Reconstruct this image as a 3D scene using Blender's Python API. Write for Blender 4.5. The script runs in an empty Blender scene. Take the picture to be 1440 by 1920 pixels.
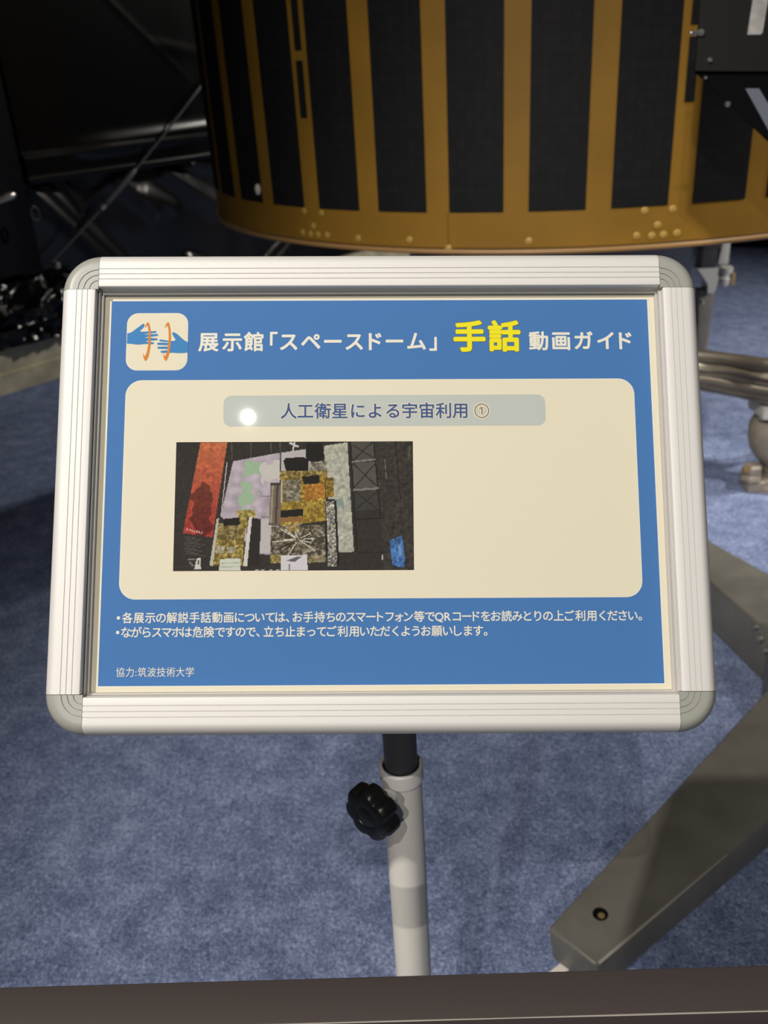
import bpy, bmesh, math, random
import numpy as np
from mathutils import Matrix, Vector, noise
random.seed(4)
SC = bpy.context.scene
COL = SC.collection
PI = math.pi

# ------------------------------------------------------------------ camera
cam = bpy.data.cameras.new('camera')
cam.sensor_fit = 'VERTICAL'; cam.sensor_height = 36.0
cam.lens = 1702.88 * 36.0 / 1920.0
cam.clip_start = 0.02; cam.clip_end = 100
cam.dof.use_dof = True; cam.dof.focus_distance = 0.66; cam.dof.aperture_fstop = 10.0
cam_o = bpy.data.objects.new('camera', cam); COL.objects.link(cam_o)
P_, R_ = 0.46255, -0.06103
fw = Vector((0, math.cos(P_), -math.sin(P_))); u0 = Vector((0, math.sin(P_), math.cos(P_))); x0 = Vector((1, 0, 0))
cx = x0 * math.cos(R_) + u0 * math.sin(R_); cu_ = u0 * math.cos(R_) - x0 * math.sin(R_)
m = Matrix((cx, cu_, -fw)).transposed().to_4x4(); m.translation = Vector((0, 0, 1.5))
cam_o.matrix_world = m
SC.camera = cam_o

# ------------------------------------------------------------------ world, lamps, exposure
SC.view_settings.view_transform = 'Standard'; SC.view_settings.look = 'None'
SC.view_settings.exposure = 0.0; SC.view_settings.gamma = 1.0
W = bpy.data.worlds.new('hall'); SC.world = W; W.use_nodes = True
bg = W.node_tree.nodes['Background']; bg.inputs[0].default_value = (1.0, 0.97, 0.93, 1); bg.inputs[1].default_value = 0.028

def spot(name, loc, target, power, angle, blend, radius, col=(1, 0.94, 0.86)):
    l = bpy.data.lights.new(name, 'SPOT'); l.energy = power; l.spot_size = math.radians(angle); l.spot_blend = blend
    l.shadow_soft_size = radius; l.color = col
    o = bpy.data.objects.new(name, l); COL.objects.link(o); o.location = loc
    d = Vector(target) - Vector(loc); o.rotation_euler = d.to_track_quat('-Z', 'Y').to_euler()
    return o
spot('ceiling_or_fill_spot', (-0.53, -1.80, 4.0), (0.1, 0.8, 1.0), 165, 50, 0.7, 0.011)
spot('ceiling_or_fill_spot', (-1.90, -0.80, 4.0), (0.55, 1.2, 0.25), 430, 48, 0.8, 0.035)
spot('ceiling_or_fill_spot', (-1.6, -4.6, 3.75), (0.1, 0.7, 0.95), 330, 22, 0.7, 0.05)  # added fill from far behind the camera, lights the pole collar from the front
spot('ceiling_or_fill_spot', (3.0, 0.8, 4.6), (1.9, 3.2, 0.2), 520, 50, 0.8, 0.06)
spot('ceiling_or_fill_spot', (-0.9, -2.4, 4.4), (0.85, 2.5, 1.45), 440, 28, 0.9, 0.06)
spot('ceiling_or_fill_spot', (5.0, 2.3, 2.6), (1.9, 4.1, 0.2), 640, 72, 0.8, 0.08)
spot('ceiling_or_fill_spot', (2.6, 6.5, 3.4), (-1.5, 5.0, 0.45), 430, 52, 0.7, 0.10)

# ------------------------------------------------------------------ materials
def lin(c):
    return tuple(((v / 255.0) / 12.92 if v / 255.0 <= 0.04045 else ((v / 255.0 + 0.055) / 1.055) ** 2.4) for v in c) + (1.0,)
MATS = {}
def mat(name, rgb, rough=0.5, metal=0.0, spec=0.5, bump=None, mottle=None, coat=0.0):
    """rgb linear; bump=(scale,strength,distance); mottle=(scale,amount)"""
    if name in MATS: return MATS[name]
    M = bpy.data.materials.new(name); M.use_nodes = True; MATS[name] = M
    nt = M.node_tree; b = nt.nodes['Principled BSDF']
    b.inputs['Base Color'].default_value = tuple(rgb[:3]) + (1,)
    b.inputs['Roughness'].default_value = rough; b.inputs['Metallic'].default_value = metal
    b.inputs['Specular IOR Level'].default_value = spec; b.inputs['Coat Weight'].default_value = coat
    if bump or mottle:
        tc = nt.nodes.new('ShaderNodeTexCoord')
    if mottle:
        n = nt.nodes.new('ShaderNodeTexNoise'); n.inputs['Scale'].default_value = mottle[0]; n.inputs['Detail'].default_value = 6
        nt.links.new(tc.outputs['Object'], n.inputs['Vector'])
        r = nt.nodes.new('ShaderNodeValToRGB'); a = mottle[1]
        r.color_ramp.elements[0].position = 0.3; r.color_ramp.elements[1].position = 0.72
        r.color_ramp.elements[0].color = tuple(v * (1 - a) for v in rgb[:3]) + (1,)
        r.color_ramp.elements[1].color = tuple(min(1, v * (1 + a)) for v in rgb[:3]) + (1,)
        nt.links.new(n.outputs['Fac'], r.inputs['Fac']); nt.links.new(r.outputs['Color'], b.inputs['Base Color'])
    if bump:
        n = nt.nodes.new('ShaderNodeTexNoise'); n.inputs['Scale'].default_value = bump[0]; n.inputs['Detail'].default_value = 4
        nt.links.new(tc.outputs['Object'], n.inputs['Vector'])
        bp = nt.nodes.new('ShaderNodeBump'); bp.inputs['Strength'].default_value = bump[1]; bp.inputs['Distance'].default_value = bump[2]
        nt.links.new(n.outputs['Fac'], bp.inputs['Height']); nt.links.new(bp.outputs['Normal'], b.inputs['Normal'])
    return M

def carpet_material():
    M = bpy.data.materials.new('blue_carpet'); M.use_nodes = True; nt = M.node_tree; b = nt.nodes['Principled BSDF']
    N, L = nt.nodes.new, nt.links.new
    tc = N('ShaderNodeTexCoord')
    def nz(scale, detail, rough, dist=0.0, stretch=None, rot=0):
        n = N('ShaderNodeTexNoise'); n.inputs['Scale'].default_value = scale; n.inputs['Detail'].default_value = detail
        n.inputs['Roughness'].default_value = rough; n.inputs['Distortion'].default_value = dist
        mp = N('ShaderNodeMapping'); mp.inputs['Scale'].default_value = stretch or (1, 1, 1); mp.inputs['Rotation'].default_value = (0, 0, rot)
        L(tc.outputs['Object'], mp.inputs['Vector']); L(mp.outputs['Vector'], n.inputs['Vector']); return n
    a = nz(210, 5, 0.70, 1.6, (1, 0.5, 1), 0.9); c = nz(210, 5, 0.70, 1.6, (0.5, 1, 1), 0.5); d = nz(14, 3, 0.5); e = nz(1.6, 2, 0.5)
    mx = N('ShaderNodeMath'); mx.operation = 'ADD'; L(a.outputs['Fac'], mx.inputs[0]); L(c.outputs['Fac'], mx.inputs[1])
    m2 = N('ShaderNodeMath'); m2.operation = 'MULTIPLY_ADD'; L(d.outputs['Fac'], m2.inputs[0]); m2.inputs[1].default_value = 0.30; L(mx.outputs[0], m2.inputs[2])
    m3 = N('ShaderNodeMath'); m3.operation = 'MULTIPLY_ADD'; L(e.outputs['Fac'], m3.inputs[0]); m3.inputs[1].default_value = 0.20; L(m2.outputs[0], m3.inputs[2])
    r = N('ShaderNodeValToRGB'); mr = N('ShaderNodeMapRange'); mr.inputs[1].default_value = 1.02; mr.inputs[2].default_value = 1.48
    L(m3.outputs[0], mr.inputs[0]); L(mr.outputs[0], r.inputs['Fac'])
    r.color_ramp.elements[0].position = 0.05; r.color_ramp.elements[0].color = (0.056, 0.080, 0.158, 1)
    r.color_ramp.elements[1].position = 0.95; r.color_ramp.elements[1].color = (0.44, 0.52, 0.76, 1)
    k = r.color_ramp.elements.new(0.5); k.color = (0.175, 0.222, 0.388, 1)
    L(r.outputs['Color'], b.inputs['Base Color'])
    b.inputs['Roughness'].default_value = 0.95; b.inputs['Specular IOR Level'].default_value = 0.1
    bp = N('ShaderNodeBump'); bp.inputs['Strength'].default_value = 0.35; bp.inputs['Distance'].default_value = 0.003
    L(mx.outputs[0], bp.inputs['Height']); L(bp.outputs['Normal'], b.inputs['Normal'])
    return M

def cell_material():
    """black solar cells with faint cell lines (UV in metres)"""
    M = bpy.data.materials.new('solar_cells'); M.use_nodes = True; nt = M.node_tree; b = nt.nodes['Principled BSDF']
    N, L = nt.nodes.new, nt.links.new
    uv = N('ShaderNodeUVMap'); uv.uv_map = 'UVMap'
    br = N('ShaderNodeTexBrick'); br.offset = 0.0; br.inputs['Scale'].default_value = 1.0
    br.inputs['Brick Width'].default_value = 0.0226; br.inputs['Row Height'].default_value = 0.0212
    br.inputs['Mortar Size'].default_value = 0.0006; br.inputs['Mortar Smooth'].default_value = 0.1
    br.inputs['Color1'].default_value = (0.0115, 0.0118, 0.0130, 1); br.inputs['Color2'].default_value = (0.0145, 0.0145, 0.0155, 1)
    br.inputs['Mortar'].default_value = (0.0075, 0.0075, 0.008, 1)
    L(uv.outputs[0], br.inputs['Vector']); L(br.outputs['Color'], b.inputs['Base Color'])
    b.inputs['Roughness'].default_value = 0.55; b.inputs['Specular IOR Level'].default_value = 0.12
    return M

def cover_material():
    M = bpy.data.materials.new('clear_film'); M.use_nodes = True; nt = M.node_tree
    for n in list(nt.nodes): nt.nodes.remove(n)
    N, L = nt.nodes.new, nt.links.new
    out = N('ShaderNodeOutputMaterial'); mx = N('ShaderNodeMixShader'); t = N('ShaderNodeBsdfTransparent'); g = N('ShaderNodeBsdfGlossy')
    fr = N('ShaderNodeFresnel'); fr.inputs['IOR'].default_value = 1.45; g.inputs['Roughness'].default_value = 0.018
    t.inputs['Color'].default_value = (0.97, 0.97, 0.96, 1)
    ge = N('ShaderNodeNewGeometry'); inv = N('ShaderNodeMath'); inv.operation = 'SUBTRACT'; inv.inputs[0].default_value = 1.0; mul = N('ShaderNodeMath'); mul.operation = 'MULTIPLY'
    L(ge.outputs['Backfacing'], inv.inputs[1]); L(inv.outputs[0], mul.inputs[0]); L(fr.outputs[0], mul.inputs[1]); L(mul.outputs[0], mx.inputs[0]); L(t.outputs[0], mx.inputs[1]); L(g.outputs[0], mx.inputs[2]); L(mx.outputs[0], out.inputs[0])
    return M

def colour_attr_material(name, attr='Col'):
    M = bpy.data.materials.new(name); M.use_nodes = True; nt = M.node_tree; b = nt.nodes['Principled BSDF']
    a = nt.nodes.new('ShaderNodeAttribute'); a.attribute_name = attr
    nt.links.new(a.outputs['Color'], b.inputs['Base Color']); b.inputs['Roughness'].default_value = 0.7
    b.inputs['Specular IOR Level'].default_value = 0.2
    return M

M_carpet = carpet_material(); M_cells = cell_material(); M_film = cover_material(); M_picture = colour_attr_material('printed_picture_ink')
M_alu = mat('anodised_aluminium', (0.70, 0.688, 0.672), 0.60, 0.18, 0.6, bump=(900, 0.03, 0.0005))
M_cap = mat('grey_plastic_cap', (0.335, 0.34, 0.31), 0.38)
M_bezel = mat('pale_bezel_plastic', (0.47, 0.45, 0.42), 0.35)
M_back = mat('backing_board', (0.35, 0.34, 0.33), 0.7)
M_paper = mat('cream_paper', (0.765, 0.715, 0.575), 0.75, 0, 0.2)
M_blue = mat('blue_print', (0.060, 0.185, 0.47), 0.7, 0, 0.2)
M_pale = mat('pale_blue_print', (0.50, 0.545, 0.53), 0.7, 0, 0.2)
M_white = mat('white_print', (0.79, 0.77, 0.685), 0.7, 0, 0.2)
M_yellow = mat('yellow_print', (0.84, 0.76, 0.02), 0.7, 0, 0.2)
M_olive = mat('olive_outline_print', (0.16, 0.17, 0.08), 0.7, 0, 0.2)
M_navy = mat('navy_print', (0.055, 0.105, 0.27), 0.7, 0, 0.2)
M_brownp = mat('brown_print', (0.20, 0.15, 0.10), 0.7, 0, 0.2)
M_hand = mat('hand_blue_print', (0.055, 0.225, 0.53), 0.7, 0, 0.2)
M_orange = mat('orange_print', (0.68, 0.225, 0.035), 0.7, 0, 0.2)
M_pole = mat('white_powder_coat', (0.80, 0.78, 0.72), 0.4)
M_collar = mat('white_plastic', (0.86, 0.84, 0.82), 0.35)
M_tube = mat('dark_grey_tube', (0.065, 0.065, 0.073), 0.45)
M_knob = mat('black_knob_plastic', (0.010, 0.010, 0.010), 0.32)
M_zinc = mat('zinc_steel', (0.62, 0.60, 0.56), 0.3, 0.9)
M_rail = mat('brown_black_rail_paint', (0.060, 0.048, 0.046), 0.55, 0, 0.4, bump=(500, 0.08, 0.0005))
M_wear_highlight = mat('wear_highlight_metal', (0.36, 0.33, 0.29), 0.5)  # pale tone for the chipped rail edge and for painted edge highlights
M_kapton = mat('amber_film', (0.25, 0.132, 0.017), 0.5, 0, 0.3, mottle=(5, 0.13))
M_seam = mat('amber_tape', (0.15, 0.078, 0.011), 0.5)
M_lip = mat('tan_rim', (0.33, 0.19, 0.07), 0.4)
M_screw = mat('brass_screw', (0.42, 0.27, 0.055), 0.45)
M_tag = mat('white_tag', (0.75, 0.70, 0.62), 0.5)
M_blackp = mat('satin_black_paint', (0.150, 0.144, 0.125), 0.40, 0, 0.5, mottle=(9, 0.22), bump=(300, 0.05, 0.0005))
M_blacksheet = mat('black_bracket_paint', (0.0085, 0.008, 0.007), 0.55, 0, 0.4)
M_matt = mat('matt_black_paint', (0.0025, 0.0025, 0.003), 0.85, 0, 0.1)
M_silver = mat('silver_tape', (0.50, 0.48, 0.47), 0.45, 0.3, mottle=(60, 0.2))
M_greyblue = mat('grey_blue_label', (0.14, 0.155, 0.20), 0.5)
M_vinyl = mat('black_vinyl', (0.0010, 0.0010, 0.0011), 0.22, 0, 0.35)
M_skirt = mat('creased_black_vinyl', (0.0015, 0.0014, 0.0013), 0.27, 0, 0.6)
M_vinylb = mat('blue_black_cloth', (0.0016, 0.0022, 0.0055), 0.7, 0, 0.15)
M_concrete = mat('beige_concrete', (0.72, 0.66, 0.48), 0.85, 0, 0.2, mottle=(9, 0.22), bump=(60, 0.25, 0.004))
M_ped = mat('dark_grey_pedestal', (0.19, 0.18, 0.165), 0.5, 0, 0.4)
M_tubes = mat('bronze_tube', (0.17, 0.145, 0.108), 0.42, 0.25, mottle=(6, 0.3))
M_bronze = mat('sand_grey_casting', (0.32, 0.28, 0.225), 0.45, 0.2, mottle=(12, 0.25))
M_steel = mat('grey_machined_steel', (0.52, 0.52, 0.49), 0.4, 0.1)
M_dark = mat('dark_fitting', (0.03, 0.03, 0.034), 0.5)
M_brass = mat('brass_fitting', (0.28, 0.20, 0.09), 0.4, 0.3)
M_dwall = mat('dark_hall_wall', (0.010, 0.011, 0.015), 0.8, 0, 0.2)
M_tape = mat('white_floor_tape', (0.80, 0.76, 0.68), 0.6)

# ------------------------------------------------------------------ mesh helpers
def tag(o, label=None, cat=None, group=None, kind=None):
    for k, v in (('label', label), ('category', cat), ('group', group), ('kind', kind)):
        if v: o[k] = v
    return o
def empty(name, loc, label, cat, group=None):
    o = bpy.data.objects.new(name, None); COL.objects.link(o); o.location = loc; o.empty_display_size = 0.05
    return tag(o, label, cat, group)
def root_loc(o):
    while o.parent: o = o.parent
    return o.location.copy()
def obj(name, bm, material, parent=None, xf=None, origin=None, smooth=35, recalc=True):
    """bm in world coordinates (or in xf's); a child keeps its root's origin"""
    if xf is not None: bmesh.ops.transform(bm, matrix=xf, verts=bm.verts)
    loc = Vector((0, 0, 0))
    if parent: loc = root_loc(parent)
    elif origin: loc = Vector(origin)
    bmesh.ops.translate(bm, vec=-loc, verts=bm.verts)
    if recalc: bmesh.ops.recalc_face_normals(bm, faces=bm.faces)
    me = bpy.data.meshes.new(name); bm.to_mesh(me); bm.free()
    for mm in (material if isinstance(material, (list, tuple)) else [material]): me.materials.append(mm)
    if smooth:
        me.polygons.foreach_set('use_smooth', [True] * len(me.polygons)); me.set_sharp_from_angle(angle=math.radians(smooth))
    o = bpy.data.objects.new(name, me); COL.objects.link(o)
    if parent: o.parent = parent
    elif origin: o.location = loc
    return o
def box(bm, c, s, bev=0.0, rot=None):
    r = bmesh.ops.create_cube(bm, size=1.0)
    M = Matrix.Translation(Vector(c)) @ (rot.to_4x4() if rot is not None else Matrix()) @ Matrix.Diagonal((s[0], s[1], s[2], 1))
    bmesh.ops.transform(bm, matrix=M, verts=r['verts'])
    if bev:
        es = list({e for v in r['verts'] for e in v.link_edges})
        bmesh.ops.bevel(bm, geom=es, offset=bev, segments=3, affect='EDGES', profile=0.6)
    return bm
def lathe(bm, prof, c=(0, 0, 0), axis=None, seg=48, close=True):
    """prof: (r, z) list, revolved about z then turned to axis"""
    rot = Vector((0, 0, 1)).rotation_difference(Vector(axis)).to_matrix() if axis is not None else Matrix.Identity(3)
    rings = []
    for r, z in prof:
        if r < 1e-6: rings.append([bm.verts.new(rot @ Vector((0, 0, z)) + Vector(c))]); continue
        rings.append([bm.verts.new(rot @ Vector((r * math.cos(2 * PI * k / seg), r * math.sin(2 * PI * k / seg), z)) + Vector(c)) for k in range(seg)])
    for a, b in zip(rings[:-1], rings[1:]):
        for k in range(seg):
            k2 = (k + 1) % seg
            if len(a) == 1 and len(b) == 1: continue
            if len(a) == 1: bm.faces.new((a[0], b[k], b[k2]))
            elif len(b) == 1: bm.faces.new((a[k], a[k2], b[0]))
            else: bm.faces.new((a[k], a[k2], b[k2], b[k]))
    if close:
        for r in (rings[0], rings[-1]):
            if len(r) > 2: bm.faces.new(r)
    return bm
def tube(bm, pts, r, seg=12, cap=True):
    pts = [Vector(p) for p in pts]; rr = r if isinstance(r, (list, tuple)) else [r] * len(pts); rings = []; prev = None
    for i, p in enumerate(pts):
        t = (pts[min(i + 1, len(pts) - 1)] - pts[max(i - 1, 0)]).normalized()
        if prev is None: a = t.orthogonal().normalized()
        else: a = (prev - t * prev.dot(t)).normalized()
        prev = a; b = t.cross(a)
        rings.append([bm.verts.new(p + (a * math.cos(2 * PI * k / seg) + b * math.sin(2 * PI * k / seg)) * rr[i]) for k in range(seg)])
    for a, b in zip(rings[:-1], rings[1:]):
        for k in range(seg): bm.faces.new((a[k], a[(k + 1) % seg], b[(k + 1) % seg], b[k]))
    if cap: bm.faces.new(rings[0]); bm.faces.new(rings[-1])
    return bm
def prism(bm, poly, vec):
    """poly: 3-D points; extruded by vec"""
    a = [bm.verts.new(Vector(p)) for p in poly]; b = [bm.verts.new(Vector(p) + Vector(vec)) for p in poly]; n = len(a)
    bm.faces.new(a); bm.faces.new(b[::-1])
    for k in range(n): bm.faces.new((a[k], a[(k + 1) % n], b[(k + 1) % n], b[k]))
    return bm
NB = bmesh.new

# ------------------------------------------------------------------ the hall: floor, walls
bm = NB(); v = [bm.verts.new(p) for p in ((-6, -3, 0), (8, -3, 0), (8, 14, 0), (-6, 14, 0))]; bm.faces.new(v)
tag(obj('floor', bm, M_carpet, smooth=0), kind='structure')
WP = Vector((-2.009, 4.671, 0)); WD = Vector((0.6691, 0.7431, 0)); WN = Vector((0.7431, -0.6691, 0))   # left wall: base point, along, into the room
def wp(s, z, d=0.0): return WP + WD * s + WN * d + Vector((0, 0, z))
bm = NB(); prism(bm, [wp(-6, 0, -0.5), wp(9, 0, -0.5), wp(9, 0, -0.3), wp(-6, 0, -0.3)], (0, 0, 4.5))
tag(obj('wall_left', bm, M_dwall, smooth=0), kind='structure')
bm = NB()
prism(bm, [wp(-4, 0, -0.30), wp(9, 0, -0.30), wp(9, 0, 0.0), wp(-4, 0, 0.0)], (0, 0, 0.105))
prism(bm, [wp(-4, 0.105, -0.30), wp(9, 0.105, -0.30), wp(9, 0.105, -0.012), wp(-4, 0.105, -0.012)], (0, 0, 0.125))
tag(obj('baseboard_left', bm, M_concrete, smooth=0), kind='structure')
bm = NB(); box(bm, (1.0, 13.9, 2.25), (14, 0.1, 4.5)); tag(obj('wall_back', bm, M_dwall, smooth=0), kind='structure')
bm = NB(); prism(bm, [(2.76, 7.72, 0), (6.2, 6.38, 0), (6.1, 6.12, 0), (2.66, 7.46, 0)], (0, 0, 0.09))
o = obj('trim_1', bm, M_matt, smooth=0); tag(o, kind='structure')

# ------------------------------------------------------------------ black sheeting on the left wall
def ridge(s, z, a, b, w, amp, fade=0.08):
    dx, dz = b[0] - a[0], b[1] - a[1]; L = math.hypot(dx, dz); dx /= L; dz /= L
    t = (s - a[0]) * dx + (z - a[1]) * dz; q = (s - a[0]) * dz - (z - a[1]) * dx
    e = min(1, max(0, (t + fade) / fade)) * min(1, max(0, (L + fade - t) / fade)); e = e * e * (3 - 2 * e)
    return amp * math.exp(-(q / w) ** 2) * e
def sheet(bm, s0, s1, z0, z1, ns, nz_, fn):
    g = [[bm.verts.new(wp(s0 + (s1 - s0) * i / ns, z0 + (z1 - z0) * j / nz_, fn(s0 + (s1 - s0) * i / ns, z0 + (z1 - z0) * j / nz_))) for j in range(nz_ + 1)] for i in range(ns + 1)]
    for i in range(ns):
        for j in range(nz_): bm.faces.new((g[i][j], g[i + 1][j], g[i + 1][j + 1], g[i][j + 1]))
    return bm
def fn_up(s, z):
    d = 0.02 + 0.010 * noise.noise((s * 1.1, z * 0.9, 3.0))
    d += ridge(s, z, (0.95, 1.175), (2.4, 1.205), 0.040, 0.020, 0.35)
    d += ridge(s, z, (0.3, 1.035), (3.0, 1.030), 0.012, 0.012)
    if z < 1.16: d += 0.02
    d += ridge(s, z, (1.05, 1.88), (1.64, 1.36), 0.012, 0.0035)
    d += ridge(s, z, (1.40, 1.63), (1.64, 1.58), 0.03, 0.004, 0.15)
    return d
bm = NB(); sheet(bm, 0.41, 4.2, 1.02, 3.2, 260, 150, fn_up)
tag(obj('wall_sheet', bm, M_vinyl, smooth=180, recalc=False), 'glossy black vinyl wall sheet with a straight bottom hem, behind the satellite drum', 'wall covering')
def fn_low(s, z):
    d = -0.03 + 0.018 * noise.noise((s * 2.3, z * 2.0, 8.0)) + 0.004 * noise.noise((s * 7, z * 5, 1.0))
    d += ridge(s, z, (0.41, 1.02), (0.86, 0.50), 0.036, 0.034)
    d += ridge(s, z, (0.52, 1.0), (0.92, 0.52), 0.035, 0.020)
    d += ridge(s, z, (0.63, 1.02), (0.71, 0.86), 0.022, 0.022)
    d += ridge(s, z, (0.98, 0.98), (1.18, 0.78), 0.045, 0.020)
    d += ridge(s, z, (1.15, 0.88), (1.32, 0.78), 0.05, 0.016)
    d += ridge(s, z, (1.30, 0.98), (1.66, 0.74), 0.055, 0.034)
    d += ridge(s, z, (1.52, 1.0), (2.1, 0.85), 0.05, 0.030)
    d += ridge(s, z, (2.06, 0.34), (2.28, 0.46), 0.030, 0.05)
    d += ridge(s, z, (1.40, 0.46), (1.60, 0.36), 0.03, 0.03)
    return d
bm = NB(); sheet(bm, 0.30, 3.4, 0.24, 1.05, 300, 110, fn_low)
tag(obj('wall_sheet', bm, M_skirt, smooth=180, recalc=False), 'creased black vinyl skirt sheet hanging below the hem above the beige kerb', 'wall covering')
def fn_side(s, z): return 0.05 + 0.02 * noise.noise((s * 4, z * 0.7, 5.0)) + 0.02 * math.sin(s * 14) * 0.4
bm = NB(); sheet(bm, -2.2, 0.378, 0.60, 3.2, 120, 60, fn_side)
tag(obj('curtain', bm, M_vinylb, smooth=180, recalc=False), 'blue-black cloth curtain with a vertical edge at the far left of the photo', 'curtain')
def fn_bunch(s, z):
    t = (z - 0.30) / 0.26
    d = 0.025 + 0.05 * math.sin(PI * min(1, max(0, t))) + 0.035 * noise.noise((s * 9, z * 14, 2.0)) + 0.02 * noise.noise((s * 22, z * 25, 7.0))
    d += ridge(s, z, (-0.2, 0.335), (0.55, 0.345), 0.012, 0.03) + ridge(s, z, (-0.3, 0.43), (0.25, 0.44), 0.015, 0.05) + ridge(s, z, (0.2, 0.44), (0.52, 0.55), 0.02, 0.05)
    return d
bm = NB(); sheet(bm, -0.9, 0.62, 0.235, 0.565, 190, 60, fn_bunch)
tag(obj('crumpled_sheet', bm, M_skirt, smooth=180, recalc=False), 'crumpled black plastic sheet bunched on top of the beige kerb', 'plastic sheet')

rt = empty('tension_rod', wp(0.395, 0.614, 0.07), 'thin black diagonal tension rod with a turnbuckle crossing the black sheets', 'rod')
def rp(t): return wp(0.395 + (1.662 - 0.395) * t, 0.614 + (1.478 - 0.614) * t - 0.03 * math.sin(PI * t), 0.07)
obj('rod', tube(NB(), [rp(k / 16) for k in range(17)], 0.0062, 10), M_tube, rt)
bm = NB(); tube(bm, [rp(t) for t in (0.315, 0.325, 0.345, 0.40, 0.47, 0.50, 0.51)], [0.008, 0.016, 0.015, 0.017, 0.018, 0.014, 0.008], 14)
obj('turnbuckle', bm, M_tube, rt)
obj('end_nut', tube(NB(), [rp(0.300), rp(0.318), rp(0.326)], [0.014, 0.017, 0.010], 6), M_zinc, rt)
bm = NB(); lathe(bm, [(0, 0.024), (0.012, 0.021), (0.019, 0.012), (0.020, 0), (0.012, -0.02), (0.012, -0.05)], wp(0.393, 0.629, 0.16), WN, 20)
tag(obj('bolt_head', bm, M_zinc, origin=wp(0.393, 0.629, 0.16)), 'small round pale bolt head just right of the lower end of the diagonal rod', 'bolt')
bm = NB(); tube(bm, [wp(0.358 + 0.022 * math.sin(a), 0.891 + 0.034 * math.cos(a), 0.12) for a in [2 * PI * k / 24 for k in range(25)]], 0.005, 8, False)
tag(obj('cord_loop', bm, M_tube, origin=wp(0.358, 0.891, 0.12)), 'small dark cord loop hanging under the corner of the black hem', 'cord')
bm = NB(); tube(bm, [wp(s - 0.058, 0.981 + z, 0.14) for s, z in ((-0.4, -0.02), (0.0, -0.014), (0.16, -0.01), (0.24, 0.0), (0.29, 0.012), (0.315, 0.016), (0.328, 0.014))], [0.012, 0.012, 0.012, 0.015, 0.020, 0.016, 0.004], 16)
tag(obj('pipe_end', bm, M_zinc, origin=wp(-0.474, 0.961, 0.14)), 'shiny rounded pipe end poking in from the left edge of the photo', 'pipe')

# ------------------------------------------------------------------ satellite drum
SX, SY, SR, ZB, ZP, ZT = 0.66852, 3.45001, 1.18776, 1.04522, 1.14832, 2.9
T0, DT, WPAN = -1.1671, 2 * PI / 38, 0.11415
def cp(t, z, r=SR): return Vector((SX + r * math.sin(t), SY - r * math.cos(t), z))
sat = empty('satellite', (SX, SY, ZB), 'huge amber drum satellite clad in tall black solar panels, raised behind the sign', 'satellite')
bm = NB(); lathe(bm, [(0.30, ZB + 0.02), (SR - 0.03, ZB + 0.02), (SR - 0.012, ZB + 0.004), (SR - 0.004, ZB + 0.014), (SR, ZB + 0.016), (SR, ZT), (0.3, ZT)], (SX, SY, 0), None, 228)
obj('drum_shell', bm, M_kapton, sat)
bm = NB(); prof = [(SR + 0.004 + 0.0055 * math.cos(a), ZB + 0.007 + 0.0065 * math.sin(a)) for a in [2 * PI * k / 10 for k in range(11)]]
lathe(bm, prof, (SX, SY, 0), None, 228, False); bmesh.ops.remove_doubles(bm, verts=bm.verts, dist=1e-5)
obj('bottom_rim', bm, M_lip, sat)
def curved_patch(name, t0, t1, z0, z1, parent, material, r=SR + 0.003, n=10):
    bm = NB(); uvl = bm.loops.layers.uv.new('UVMap'); A = []
    for k in range(n + 1):
        t = t0 + (t1 - t0) * k / n; A.append([bm.verts.new(cp(t, z, rr)) for rr, z in ((SR - 0.002, z0), (r, z0), (r, z1), (SR - 0.002, z1))])
    for k in range(n):
        for j in range(3):
            f = bm.faces.new((A[k][j], A[k + 1][j], A[k + 1][j + 1], A[k][j + 1]))
            for l in f.loops:
                P = l.vert.co; tt = math.atan2(P.x - SX, SY - P.y); l[uvl].uv = (SR * (tt - t0) + 0.0003, P.z - z0 + 0.0003)
    bm.faces.new(A[0]); bm.faces.new(A[-1])
    return obj(name, bm, material, parent)
for k in range(-2, 14):
    t = T0 + DT * k; curved_patch('solar_panel', t - WPAN / 2, t + WPAN / 2, ZP, ZT - 0.1, sat, M_cells)
for tc_ in (-0.7540, 0.0735):                                  # two strips carry narrow panels of their own
    for z0, z1 in ((1.3735, 1.5065), (1.5305, 1.72), (1.745, 2.2)):
        curved_patch('narrow_panel', tc_ - 0.0093, tc_ + 0.0093, z0, z1, sat, M_cells, n=3)
RIV = [(-0.7808, 1.1368), (-0.725, 1.1349), (-0.7545, 1.0992), (-0.7932, 1.0788), (-0.7658, 1.0769), (-0.741, 1.0776), (-0.7121, 1.0785), (-0.622, 1.0764), (-0.491, 1.0786), (-0.4015, 1.0597), (-0.2297, 1.0776), (0.0019, 1.1382), (0.0588, 1.1376), (0.0304, 1.1026), (-0.0109, 1.0804), (0.0199, 1.0782), (0.0443, 1.0789), (0.0721, 1.0804)]
for t, z in RIV:
    n = Vector((math.sin(t), -math.cos(t), 0))
    obj('screw_head', lathe(NB(), [(0.0095, -0.002), (0.0095, 0.0015), (0.007, 0.003), (0, 0.0035)], cp(t, z), n, 8), M_screw, sat)
n = Vector((math.sin(-0.954), -math.cos(-0.954), 0))
bm = NB(); lathe(bm, [(0.010, 0), (0.010, 0.006), (0.007, 0.009), (0, 0.010)], (0, 0, 0), n, 14)
bmesh.ops.transform(bm, matrix=Matrix.Translation(cp(-0.954, 1.1826, SR + 0.003)) @ Matrix.Diagonal((1, 1, 1.5, 1)), verts=bm.verts)
o = obj('tag', bm, M_tag, sat); o['label'] = 'small white oval tag'
curved_patch('film_seam', -0.4025, -0.4000, ZB + 0.015, ZP - 0.002, sat, M_seam, SR + 0.0006, 2)

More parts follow.
